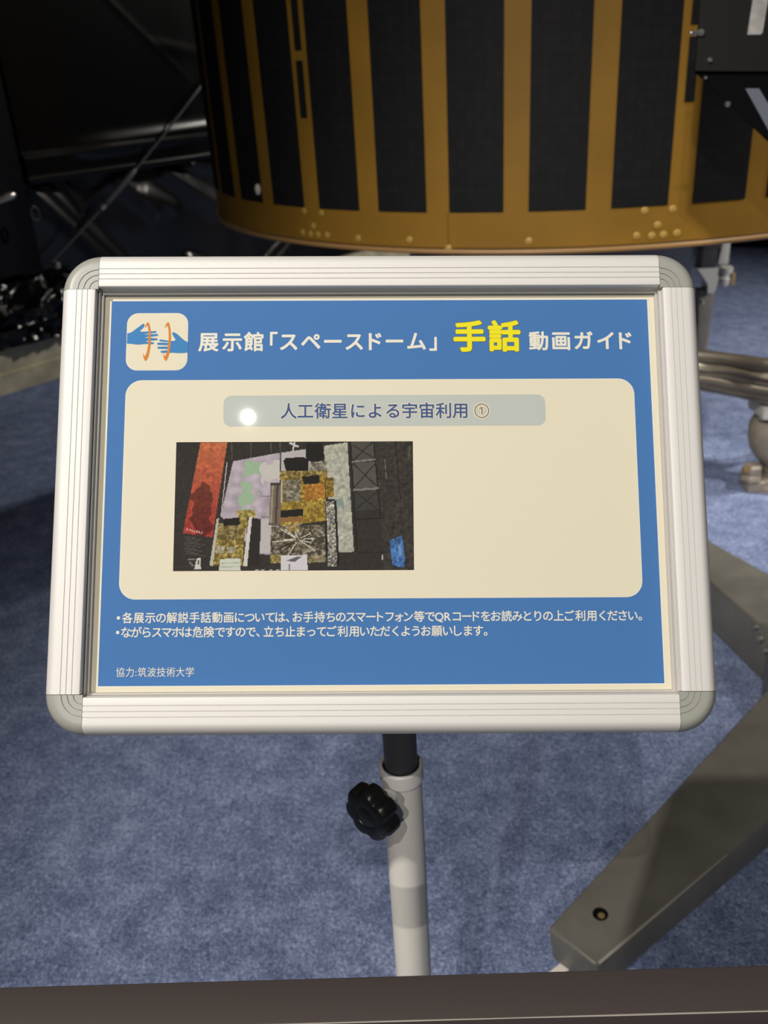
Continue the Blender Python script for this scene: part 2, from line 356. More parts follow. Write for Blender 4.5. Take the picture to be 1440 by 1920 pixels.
ped = empty('display_pedestal', (SX, SY, 0), 'dark grey round pedestal under the amber satellite drum', 'pedestal')
obj('column', lathe(NB(), [(0.50, 0.04), (0.515, 0.06), (0.515, 0.90), (0.53, 0.93), (0.53, ZB + 0.019)], (SX, SY, 0), None, 96), M_ped, ped)
obj('base_ring', lathe(NB(), [(0.62, 0.0), (0.62, 0.035), (0.60, 0.045), (0.4, 0.045)], (SX, SY, 0), None, 96), M_ped, ped)

# ------------------------------------------------------------------ black equipment stand at right (mast stands outside the frame)
eq = empty('equipment_stand', (1.12, 1.77, 0), 'black equipment stand at right with splayed floor legs and a bolted bracket plate', 'stand')
def hexa(bm, bot, top, bev=0.006):
    a = [bm.verts.new(p) for p in bot]; b = [bm.verts.new(p) for p in top]; n = len(a); nv = a + b
    bm.faces.new(a); bm.faces.new(b)
    for k in range(n): bm.faces.new((a[k], a[(k + 1) % n], b[(k + 1) % n], b[k]))
    bmesh.ops.bevel(bm, geom=list({e for v in nv for e in v.link_edges}), offset=bev, segments=3, affect='EDGES', profile=0.5)
    return bm
# front leg, top outline (tip-left, tip-right, hub-right, hub-left)
def lerp(a, b, t): return Vector(a).lerp(Vector(b), t)
tL0, tL1 = Vector((0.2472, 1.1202, 0.088)), Vector((0.888, 1.7250, 0.108))
tR0, tR1 = Vector((0.3152, 1.0392, 0.088)), Vector((0.7275, 1.3290, 0.108))
hL, hR = lerp(tL0, tL1, 1.28), lerp(tR0, tR1, 1.75)
_n = (tR0 - tL0).cross(tL1 - tL0); hR.z = tL0.z - (_n.x * (hR.x - tL0.x) + _n.y * (hR.y - tL0.y)) / _n.z
fz = 0.006
bm = NB()
hexa(bm, [(tL0.x + 0.010, tL0.y - 0.002, fz), (tR0.x + 0.012, tR0.y + 0.006, fz), (hR.x, hR.y, fz), (hL.x, hL.y, fz)], [tL0, tR0, hR, hL], 0.007)
leg1 = obj('leg', bm, M_blackp, eq)
nrm = (tR0 - tL0).cross(tL1 - tL0).normalized()
if nrm.z < 0: nrm = -nrm
hc = Vector((0.3475, 1.1400, 0.0)); hc.z = tL0.z - (nrm.x * (hc.x - tL0.x) + nrm.y * (hc.y - tL0.y)) / nrm.z
bm = NB(); lathe(bm, [(0.0, 0.0006), (0.0105, 0.0006), (0.0125, 0.0014), (0.0140, 0.0008), (0.0142, -0.004)], hc, nrm, 28)
obj('bolt_hole', bm, M_matt, leg1)
bm = NB(); lathe(bm, [(0.0, 0.0010), (0.0062, 0.0010), (0.0065, 0.0)], hc + Vector((0.001, -0.0035, 0.0)), nrm, 20)
obj('recessed_bolt', bm, M_brass, leg1)
bm = NB(); a0 = tR0 + Vector((0.004, 0.0035, -0.0015)); tube(bm, [lerp(tR0, hR, t) + Vector((0.0005, 0.001, -0.0022)) for t in (0.01, 0.1, 0.2, 0.3, 0.42)], [0.0030, 0.0032, 0.0026, 0.0018, 0.0010], 8)
o = obj('wear_highlight_edge', bm, M_wear_highlight, leg1); o['label'] = 'pale bevel highlight painted along the edge'  # highlight on the leg's bevel, put in as a pale strip
# rear leg
qL, qR = Vector((0.9786, 2.3722, 0.15)), Vector((0.9000, 2.1300, 0.15))
q2L, q2R = Vector((1.0629, 2.1695, 0.155)), Vector((0.9490, 1.8880, 0.155))
eL, eR = lerp(q2L, qL, 2.6), lerp(q2R, qR, 1.75)
hL2, hR2 = lerp(qL, q2L, 2.2), lerp(qR, q2R, 1.25)
bm = NB(); hexa(bm, [(eL.x, eL.y, fz), (hL2.x, hL2.y, fz), (hR2.x, hR2.y, fz), (eR.x, eR.y, fz)], [eL, hL2, hR2, eR], 0.008)
leg2 = obj('leg', bm, M_blackp, eq)
bm = NB(); dd = (q2R - qR).normalized(); sn = Vector((-1, 0.15, 0)).normalized()
for dx_, dz_, r_ in ((0, 0, 0.011), (0.028, -0.020, 0.008), (-0.022, 0.022, 0.007)):
    lathe(bm, [(r_, 0), (r_, 0.010), (r_ * 0.6, 0.013), (0, 0.014)], Vector((0.9445, 1.905, 0.125)) + dd * dx_ + Vector((0, 0, dz_)), sn, 12)
obj('bolt', bm, M_zinc, leg2)
obj('hub', lathe(NB(), [(0.20, 0.004), (0.20, 0.15), (0.18, 0.17), (0.05, 0.17)], (1.12, 1.77, 0), None, 48), M_blackp, eq)
bm = NB(); box(bm, (1.12, 1.77, 1.05), (0.09, 0.09, 1.80), 0.006); obj('mast', bm, M_blackp, eq)
BY = 1.80
def br(px, pz, d=0.0): return Vector((px * BY / 1.9, BY + d, 1.5 + (pz - 1.5) * BY / 1.9))     # plate outline lies in the plane y = BY
bm = NB(); prism(bm, [br(0.636, 1.75), br(0.6413, 1.4463), br(1.22, 1.412), br(1.22, 1.75)], (0, 0.006, 0))
plate = obj('bracket_plate', bm, M_blacksheet, eq)
bm = NB(); prism(bm, [br(0.6420, 1.4462, 0.008), br(0.7968, 1.3161, 0.008), br(0.90, 1.235, 0.008), br(1.22, 1.235, 0.008), br(1.22, 1.412, 0.008)], (0, 0.006, 0))
gus = obj('gusset_plate', bm, M_matt, eq); gus['label'] = 'matt black triangular gusset plate'
bm = NB(); prism(bm, [br(0.7328, 1.5024, -0.0012), br(0.7578, 1.5014, -0.0012), br(0.7608, 1.5040, -0.0012), br(0.7664, 1.60, -0.0012), br(0.7376, 1.60, -0.0012)], (0, 0.002, 0))
o = obj('tape_strip', bm, M_silver, plate); o['label'] = 'silver tape strip'
bm = NB(); prism(bm, [br(0.7432, 1.4103, 0.0065), br(0.8060, 1.322, 0.0065), br(0.826, 1.335, 0.0065), br(0.770, 1.4088, 0.0065)], (0, 0.003, 0))
o = obj('label_strip', bm, M_greyblue, gus); o['label'] = 'slanted grey-blue strip'
for (px, pz), par, d, r in (((0.6450, 1.5104), plate, 0, 0.0062), ((0.6665, 1.4631), plate, 0, 0.0042), ((0.7125, 1.3845), gus, 0.008, 0.0050), ((0.6640, 1.4330), gus, 0.008, 0.003)):
    bm = NB(); c = br(px, pz, d); lathe(bm, [(r, -0.001), (r, 0.003), (r * 0.75, 0.0055), (0, 0.006)], c, (0, -1, 0), 12)
    obj('bolt', bm, M_zinc, par)
bm = NB(); lathe(bm, [(0.004, 0), (0.004, 0.016), (0.0025, 0.018), (0, 0.018)], br(0.6415, 1.5108, -0.003), (-1, -0.1, 0), 10); obj('bolt', bm, M_zinc, plate)

bm = NB(); prism(bm, [(0.2524 - 0.05, 1.0993 - 0.0345, 0.0), (0.2748 + 0.06, 1.1141 + 0.0414, 0), (0.2864 + 0.06, 1.0991 + 0.0414, 0), (0.2640 - 0.05, 1.0843 - 0.0345, 0)], (0, 0, 0.001))
tag(obj('floor_tape', bm, M_tape, smooth=0), 'strip of white tape on the carpet under the tip of the front black leg', 'tape')

# ------------------------------------------------------------------ engine unit at right, behind the sign
en = empty('engine_unit', (1.47, 3.05, 0), 'sandy grey engine unit on the carpet at right, with a bundle of bronze tubes', 'engine')
bm = NB(); lathe(bm, [(0, 0.0), (0.115, 0.0), (0.115, 0.020), (0.105, 0.026), (0.105, 0.044), (0.09, 0.050), (0.0, 0.050)], (1.47, 3.05, 0), None, 40); fl = obj('base_flange', bm, M_bronze, en)
bm = NB(); lathe(bm, [(0.0, 0.05), (0.052, 0.052), (0.055, 0.075), (0.085, 0.105), (0.112, 0.145), (0.122, 0.19), (0.120, 0.235), (0.108, 0.262), (0.085, 0.268), (0.0, 0.27)], (1.47, 3.05, 0), None, 44); obj('chamber', bm, M_bronze, en)
bm = NB(); lathe(bm, [(0, 0), (0.036, 0), (0.040, 0.004), (0.040, 0.016), (0.036, 0.022), (0.032, 0.024), (0.036, 0.030), (0.036, 0.055), (0.028, 0.062), (0, 0.064)], (1.352, 3.0, 0.045), None, 6); obj('hex_valve', bm, M_bronze, en)
bm = NB(); tube(bm, [(1.37, 3.0, 0.085), (1.325, 2.985, 0.092), (1.308, 2.98, 0.094)], [0.020, 0.016, 0.010], 8); obj('valve_spigot', bm, M_brass, en)
bm = NB(); box(bm, (1.40, 3.02, 0.022), (0.13, 0.09, 0.044), 0.008); obj('foot_block', bm, M_bronze, en)
bm = NB(); tube(bm, [(1.355, 3.0, 0.296), (1.375, 3.0, 0.294), (1.42, 3.0, 0.286), (1.60, 3.0, 0.262)], [0.013, 0.013, 0.011, 0.011], 12); obj('crossbar', bm, M_steel, en)
bm = NB(); lathe(bm, [(0.016, -0.012), (0.019, -0.008), (0.019, 0.008), (0.016, 0.012)], (1.362, 2.998, 0.296), (1, 0, -0.1), 6); obj('crossbar_nut', bm, M_zinc, en)
bm = NB(); box(bm, (1.47, 3.04, 0.31), (0.24, 0.14, 0.05), 0.01); obj('mount_block', bm, M_steel, en)
base = [(1.055, 2.97), (1.12, 2.985), (1.2292, 2.99), (1.3518, 2.97), (1.48, 2.985), (1.62, 3.04), (1.76, 3.16)]
def bundle(off_z, off_y, r, slope0=0.0, k=0):
    pts = []
    for i, (x, y) in enumerate(base):
        pts.append((x, y + off_y, 0.466 + off_z - (x - 1.12) * (0.20 + slope0) + 0.004 * math.sin(3 * i + k)))
    out = []
    P = [Vector(p) for p in pts]
    for i in range(len(P) - 1):
        a, b, c, d = P[max(i - 1, 0)], P[i], P[i + 1], P[min(i + 2, len(P) - 1)]
        for q in range(6):
            t = q / 6; out.append(0.5 * ((2 * b) + (-a + c) * t + (2 * a - 5 * b + 4 * c - d) * t * t + (-a + 3 * b - 3 * c + d) * t ** 3))
    out.append(P[-1]); return tube(NB(), out, r, 14)
for i, (oz, oy, r, sl) in enumerate(((0.056, 0.014, 0.027, -0.02), (0.026, -0.018, 0.0105, -0.005), (0.008, -0.012, 0.014, 0.01), (-0.014, -0.014, 0.017, 0.025), (-0.036, -0.010, 0.0125, 0.04), (-0.050, 0.0, 0.008, 0.055), (0.01, 0.03, 0.05, 0.0))):
    obj('bronze_tube', bundle(oz, oy, r, sl, i * 1.3), M_tubes, en)
bm = NB(); box(bm, (1.52, 3.03, 0.36), (0.10, 0.06, 0.08), 0.008); obj('tube_clamp', bm, M_steel, en)

st = empty('support_strut', (1.575, 4.22, 0), 'dark support strut with a grey clamp fitting, beyond the bronze tube bundle', 'strut')
bm = NB(); hexa(bm, [(1.558, 4.20, 0.0), (1.592, 4.20, 0.0), (1.592, 4.24, 0.0), (1.558, 4.24, 0.0)], [(1.520, 4.19, 0.46), (1.598, 4.19, 0.46), (1.598, 4.25, 0.46), (1.520, 4.25, 0.46)], 0.004); obj('tapered_leg', bm, M_ped, st)
bm = NB(); prism(bm, [(1.500, 4.17, 0.562), (1.596, 4.17, 0.560), (1.600, 4.17, 0.50), (1.588, 4.17, 0.448), (1.558, 4.17, 0.446), (1.552, 4.17, 0.49)], (0, 0.09, 0)); obj('clamp_body', bm, M_steel, st)
bm = NB(); box(bm, (1.550, 4.215, 0.605), (0.072, 0.08, 0.085), 0.004); obj('neck_block', bm, M_dark, st)
bm = NB(); box(bm, (1.560, 4.215, 0.843), (0.085, 0.085, 0.395), 0.004); obj('upper_post', bm, M_dark, st)
bm = NB(); hexa(bm, [(1.590, 4.175, 0.575), (1.640, 4.175, 0.575), (1.640, 4.25, 0.575), (1.590, 4.25, 0.575)], [(1.606, 4.175, 0.70), (1.638, 4.175, 0.70), (1.638, 4.25, 0.70), (1.606, 4.25, 0.70)], 0.003); obj('side_plate', bm, M_steel, st)
bm = NB(); lathe(bm, [(0.0, -0.045), (0.030, -0.045), (0.034, -0.038), (0.034, -0.01), (0.028, -0.004), (0.028, 0.012), (0.034, 0.018), (0.034, 0.038), (0.0, 0.042)], (1.630, 4.19, 0.523), (0.1, -0.1, 1), 16); obj('clamp_barrel', bm, M_steel, st)
bm = NB(); box(bm, (1.665, 4.185, 0.505), (0.022, 0.04, 0.055), 0.003); obj('brass_clip', bm, M_brass, st)
bm = NB(); lathe(bm, [(0.011, 0), (0.011, 0.02), (0.006, 0.026), (0, 0.027)], (1.536, 4.19, 0.405), (0, -1, 0), 12); obj('bolt', bm, M_zinc, st)

# ------------------------------------------------------------------ the sign
BX, BYY = 0.0015, 0.645
sign = empty('sign_stand', (BX, BYY, 0), 'silver snap-frame sign stand with a blue notice, behind the dark barrier rail', 'sign stand')
NNv, RXv, UPv, Cv = Vector((0.0121, -0.8275, 0.5614)), Vector((0.9984, -0.0211, -0.0526)), Vector((0.0554, 0.5611, 0.8259)), Vector((-0.00137, 0.60883, 1.2171))
XF = Matrix((RXv, UPv, NNv)).transposed().to_4x4(); XF.translation = Cv
mm = 0.001
arc = [(16.4, 12.0)] + [(18.4 + 9.2 * math.sin(a), -2.0 + 14.0 * math.cos(a)) for a in [PI / 2 * k / 12 for k in range(0, 13)]] + [(27.6, -7), (26.8, -9.8), (24, -11.5)]
def grooves(h):
    out = [(0, 1.0), (0, h - 1.0), (0.5, h - 0.25), (1.2, h)]
    for g in (6.0, 10.0, 14.0): out += [(g - 0.30, h), (g - 0.12, h - 0.75), (g + 0.12, h - 0.75), (g + 0.30, h)]
    return out
PROF = grooves(12.0) + arc + [(0, -11.5)]
def rail_part(axis):
    """axis 0: top, 1: right, 2: bottom, 3: left; built along t with s outward"""
    bm = NB(); half = (209.9, 148.6)[axis % 2]; inner = (150.6, 212.0)[axis % 2]
    ends = []
    for t in (-half, half):
        ring = []
        for s, h in PROF:
            if axis == 0: p = (t, inner + s, h)
            elif axis == 2: p = (t, -inner - s, h)
            elif axis == 1: p = (inner + s, t, h)
            else: p = (-inner - s, t, h)
            ring.append(bm.verts.new(Vector(p) * mm))
        ends.append(ring)
    n = len(PROF)
    for k in range(n): bm.faces.new((ends[0][k], ends[0][(k + 1) % n], ends[1][(k + 1) % n], ends[1][k]))
    bm.faces.new(ends[0]); bm.faces.new(ends[1])
    return bm
frame = obj('backing_board', box(NB(), (0, 0, -0.006), (0.424, 0.304, 0.0105)), M_back, sign, XF)
for a in range(4): obj('frame_rail', rail_part(a), M_alu, sign, XF, smooth=25)
capprof = [(s, h - 0.35) for s, h in grooves(12.0)[4:] + arc] + [(24, -11.5), (0.0, -11.5)]
capprof = [(0.0, 11.65)] + capprof
for sx, sy in ((1, 1), (-1, 1), (-1, -1), (1, -1)):
    bm = NB(); rings = []; N = 22
    for k in range(N + 1):
        a = PI / 2 * k / N; ca, sa = math.cos(a), math.sin(a)
        rings.append([bm.verts.new(Vector((sx * (210.3 + s * ca * (238.4 - 210.3) / 26.4), sy * (149.0 + s * sa * (177.0 - 149.0) / 26.4), h)) * mm) for s, h in capprof])
    n = len(capprof)
    for k in range(N):
        for j in range(n - 1): bm.faces.new((rings[k][j], rings[k + 1][j], rings[k + 1][j + 1], rings[k][j + 1]))
    bm.faces.new(rings[0]); bm.faces.new(rings[-1])
    bmesh.ops.remove_doubles(bm, verts=bm.verts, dist=1e-6)
    obj('corner_cap', bm, M_cap, sign, XF, smooth=25)
# inner bezel: two stepped lips round the sheet
bm = NB()
steps = [(0.0, 1.5), (0.0, 6.0), (-1.6, 6.2), (-1.9, 4.0), (-2.0, 2.6), (-3.1, 2.4), (-3.6, 1.4), (-3.6, -0.6), (0, -0.6)]
rings = [[bm.verts.new(Vector((qx * (212.0 + s), qy * (151.6 + s), h)) * mm) for qx, qy in ((1, 1), (-1, 1), (-1, -1), (1, -1))] for s, h in steps]
for a, b in zip(rings, rings[1:] + rings[:1]):
    for k in range(4): bm.faces.new((a[k], a[(k + 1) % 4], b[(k + 1) % 4], b[k]))
obj('inner_bezel', bm, M_bezel, sign, XF, smooth=20)

# ---- printed sheet; layers 0.1 mm apart
def flat(bm, pts, h):
    vs = [bm.verts.new((x * mm, y * mm, h * mm)) for x, y in pts]
    f = bm.faces.new(vs); f.normal_update(); return f
def flat_poly(pts, h):
    bm = NB(); flat(bm, pts, h); bmesh.ops.triangulate(bm, faces=bm.faces); return bm
def rrect(x0, x1, y0, y1, r, n=10):
    out = []
    for cx_, cy_, a0 in ((x1 - r, y1 - r, 0), (x0 + r, y1 - r, PI / 2), (x0 + r, y0 + r, PI), (x1 - r, y0 + r, 3 * PI / 2)):
        out += [(cx_ + r * math.cos(a0 + PI / 2 * k / n), cy_ + r * math.sin(a0 + PI / 2 * k / n)) for k in range(n + 1)]
    return out
poster = obj('notice_sheet', flat_poly([(-209, -149), (209, -149), (209, 146.8), (-209, 146.8)], 0.0), M_paper, sign, XF, smooth=0)
def printed(name, bm, material, label=None):
    o = obj(name, bm, material, poster, XF, smooth=0, recalc=False)
    if label: o['label'] = label
    return o
def up_faces(bm):
    for f in bm.faces:
        f.normal_update()
        if f.normal.z < 0: f.normal_flip()
    return bm
printed('blue_ground', up_faces(flat_poly([(-203.3, -143.7), (203.3, -143.7), (203.3, 143.7), (-203.3, 143.7)], 0.1)), M_blue)
bm = NB()
for x0, x1, y0, y1 in ((-203.3, 203.3, 143.7, 144.5), (-203.3, 203.3, -144.7, -143.7), (-204.2, -203.3, -144.7, 144.5), (203.3, 204.3, -144.7, 144.5)):
    flat(bm, ((x0, y0), (x1, y0), (x1, y1), (x0, y1)), 0.12)
printed('white_border', up_faces(bm), M_white)
bm = NB(); flat(bm, rrect(-190.6, 190.6, -81.9, 81.9, 12.0), 0.15); printed('white_edge', up_faces(bm), M_white)
bm = NB(); flat(bm, rrect(-190.0, 190.0, -81.3, 81.3, 11.6), 0.2); printed('cream_panel', up_faces(bm), M_paper)
bm = NB(); flat(bm, rrect(-117.1, 123.5, 46.1, 69.8, 6.0), 0.3); printed('heading_band', up_faces(bm), M_pale)
bm = NB(); flat(bm, rrect(-191.2, -145.0, 89.5, 134.2, 8.6), 0.15); printed('icon_edge', up_faces(bm), M_white)
bm = NB(); flat(bm, rrect(-190.7, -145.5, 90.0, 133.7, 8.2), 0.2); icon = printed('icon_tile', up_faces(bm), M_paper)
# icon drawing: points measured on the tile (px of an enlarged view) -> mm
def ic(px, py): return (-190.7 + (px - 918) / (1545 - 918) * 45.2 - (py - 740) * 0.0004, 133.7 - (py - 740) / (1352 - 740) * 43.7)
handL = [(918, 955), (950, 948), (980, 930), (1005, 908), (1035, 885), (1062, 862), (1080, 850), (1092, 850), (1097, 860), (1090, 885), (1072, 908), (1050, 928), (1062, 938), (1100, 936), (1160, 932), (1212, 930), (1222, 935), (1224, 942), (1216, 950), (1165, 955), (1105, 962), (1105, 968), (1170, 965), (1232, 962), (1242, 967), (1243, 977), (1234, 984), (1170, 992), (1110, 997), (1112, 1003), (1170, 1006), (1228, 1010), (1238, 1016), (1237, 1025), (1228, 1031), (1170, 1036), (1118, 1040), (1120, 1046), (1160, 1049), (1194, 1053), (1202, 1060), (1200, 1069), (1190, 1074), (1150, 1074), (1110, 1071), (1060, 1077), (1020, 1078), (970, 1070), (918, 1067)]
handR = [(1558, 1056), (1520, 1034), (1480, 1000), (1445, 966), (1412, 946), (1394, 944), (1387, 956), (1396, 978), (1412, 1004), (1428, 1032), (1400, 1040), (1350, 1036), (1300, 1028), (1266, 1022), (1255, 1027), (1256, 1037), (1272, 1046), (1320, 1050), (1372, 1053), (1372, 1061), (1300, 1058), (1246, 1057), (1235, 1064), (1236, 1076), (1248, 1083), (1300, 1085), (1372, 1088), (1372, 1100), (1300, 1101), (1252, 1101), (1239, 1107), (1239, 1118), (1252, 1125), (1300, 1126), (1366, 1127), (1366, 1138), (1330, 1142), (1290, 1146), (1272, 1153), (1272, 1163), (1286, 1169), (1340, 1170), (1400, 1168), (1460, 1173), (1520, 1172), (1558, 1166)]
arcP = [(1100, 893), (1108, 866), (1118, 843), (1130, 832), (1140, 840), (1150, 865), (1160, 920), (1167, 1000), (1166, 1080), (1157, 1160), (1143, 1222), (1124, 1256), (1112, 1252), (1098, 1222), (1088, 1165), (1098, 1190), (1108, 1208), (1118, 1195), (1132, 1150), (1142, 1080), (1144, 1000), (1139, 920), (1130, 880), (1122, 868), (1110, 885)]
for nm, pts, mt, h in (('left_hand', handL, M_hand, 0.3), ('right_hand', handR, M_hand, 0.3), ('arc_arrow', arcP, M_orange, 0.4), ('arc_arrow', [(x + 210, y) for x, y in arcP], M_orange, 0.4)):
    printed(nm, up_faces(flat_poly([ic(*p) for p in pts], h)), mt)

# ---- lettering, from Blender's built-in font
GLY = {}
def load_glyphs(chars, off=0):
    todo = [c for c in dict.fromkeys(chars) if c not in GLY and c != ' ']; made = []
    for c in todo:
        cu = bpy.data.curves.new('glyph', 'FONT'); cu.body = c; cu.size = 1.0; cu.resolution_u = 4
        o = bpy.data.objects.new('glyph', cu); COL.objects.link(o); made.append((c, o, cu))
    dg = bpy.context.evaluated_depsgraph_get(); dg.update()
    for c, o, cu in made:
        me = bpy.data.meshes.new_from_object(o.evaluated_get(dg))
        V = np.array([v.co[:2] for v in me.vertices]); F = [tuple(p.vertices) for p in me.polygons]; GLY[c] = (V, F)
        bpy.data.meshes.remove(me); bpy.data.objects.remove(o); bpy.data.curves.remove(cu)
def put(bm, ch, off, cx_, by, size, h, sx=1.0, centre=True, rise=0.0):
    """off: stroke gain in ems; the glyph is overprinted in a small circle"""
    V, F = GLY[ch]; ref = (V[:, 0].min() + V[:, 0].max()) / 2 if centre else 0.5
    n = 1 if off == 0 else (12 if off > 0.03 else 8)
    for q in range(n):
        dx, dy = (0, 0) if n == 1 else (off * math.cos(2 * PI * q / n), off * math.sin(2 * PI * q / n))
        vs = [bm.verts.new(((cx_ + (x - ref + dx) * size * sx) * mm, (by + (y + dy) * size + rise) * mm, (h + q * 0.003) * mm)) for x, y in V]
        for f in F:
            try: bm.faces.new([vs[i] for i in f])
            except ValueError: pass
def adv(c):
    if c in '、。': return 0.62
    if c == '・': return 0.42
    if c in 'QR': return 0.74
    if c == ':': return 0.30
    if 'ァ' <= c <= 'ン' or c == 'ー': return 0.88 if c not in 'ォトド' else 0.78
    if 'ぁ' <= c <= 'ん': return 0.90
    return 1.0
def line(bm, text, off, x0_, x1_, by, size, h):
    load_glyphs(text, off); tot = sum(adv(c) for c in text); k = (x1_ - x0_) / tot; x = x0_
    for c in text:
        w = adv(c) * k
        if c in '、。': put(bm, c, off, x + w * 0.30, by, size, h)
        elif c == '・': put(bm, c, off, x + w * 0.30, by - 0.10 * size, size * 1.25, h)
        else: put(bm, c, off, x + w / 2, by, size, h, min(1.0, 0.97 * k / size) if ord(c) > 0x4e00 else 1.0)
        x += w
def tx(px): return -202.2 + (px - 212.5) * (405.5 / 1001.5)          # title row: photo column -> mm on the sheet
title = [('展', 392.5), ('示', 436.5), ('館', 476.5), ('「', 514), ('ス', 542), ('ペ', 583), ('ー', 624), ('ス', 664), ('ド', 703), ('ー', 739), ('ム', 780), ('」', 811)]
title2 = [('動', 1008), ('画', 1050), ('ガ', 1092), ('イ', 1133), ('ド', 1170)]
bm = NB(); load_glyphs(''.join(c for c, _ in title + title2), 0.020)
for c, px in title: put(bm, c, 0.027, tx(px), 105.6, 15.6, 0.3)
printed('title_lettering', up_faces(bm), M_white); bm = NB()
for c, px in title2: put(bm, c, 0.027, tx(px), 105.6, 15.4, 0.3)
printed('title_lettering', up_faces(bm), M_white)
load_glyphs('手話', 0.028); load_glyphs('手話', 0.042)
bm = NB()
for c, px in (('手', 879), ('話', 944)): put(bm, c, 0.050, tx(px), 105.8, 25.0, 0.22)
printed('yellow_outline', up_faces(bm), M_olive)
bm = NB()
for c, px in (('手', 879), ('話', 944)): put(bm, c, 0.034, tx(px), 105.8, 25.0, 0.3)
o = printed('yellow_lettering', up_faces(bm), M_yellow, 'large yellow characters in the title')
head = '人工衛星による宇宙利用'
hx = [541.5, 572.5, 605, 637, 671, 703, 736, 768, 800, 831, 862]
def hxm(px): return -117.2 + (px - 419) * (240.7 / 603.5)
load_glyphs(head + '①', 0.012); load_glyphs(head + '①', 0.060); load_glyphs('①', 0.0)
bm = NB()
for c, px in zip(head, hx): put(bm, c, 0.060, hxm(px), 53.0, 12.6, 0.40)
put(bm, '①', 0.060, hxm(903), 52.6, 13.4, 0.40)
printed('heading_halo', up_faces(bm), M_paper)
bm = NB()
for c, px in zip(head, hx): put(bm, c, 0.020, hxm(px), 53.0, 12.6, 0.50)
printed('heading_lettering', up_faces(bm), M_navy)
bm = NB(); put(bm, '①', 0.0, hxm(903), 52.6, 13.4, 0.50); printed('heading_number', up_faces(bm), M_brownp)
bm = NB(); line(bm, '・各展示の解説手話動画については、お手持ちのスマートフォン等でQRコードをお読みとりの上ご利用ください。', 0.015, -191.2, 191.4, -98.2, 8.3, 0.3)
line(bm, '・ながらスマホは危険ですので、立ち止まってご利用いただくようお願いします。', 0.015, -191.4, 79.0, -108.6, 8.3, 0.3)
printed('notice_lettering', up_faces(bm), M_white)
bm = NB(); line(bm, '協力:筑波技術大学', 0.0, -191.0, -134.2, -136.6, 7.3, 0.3); printed('credit_lettering', up_faces(bm), M_white)

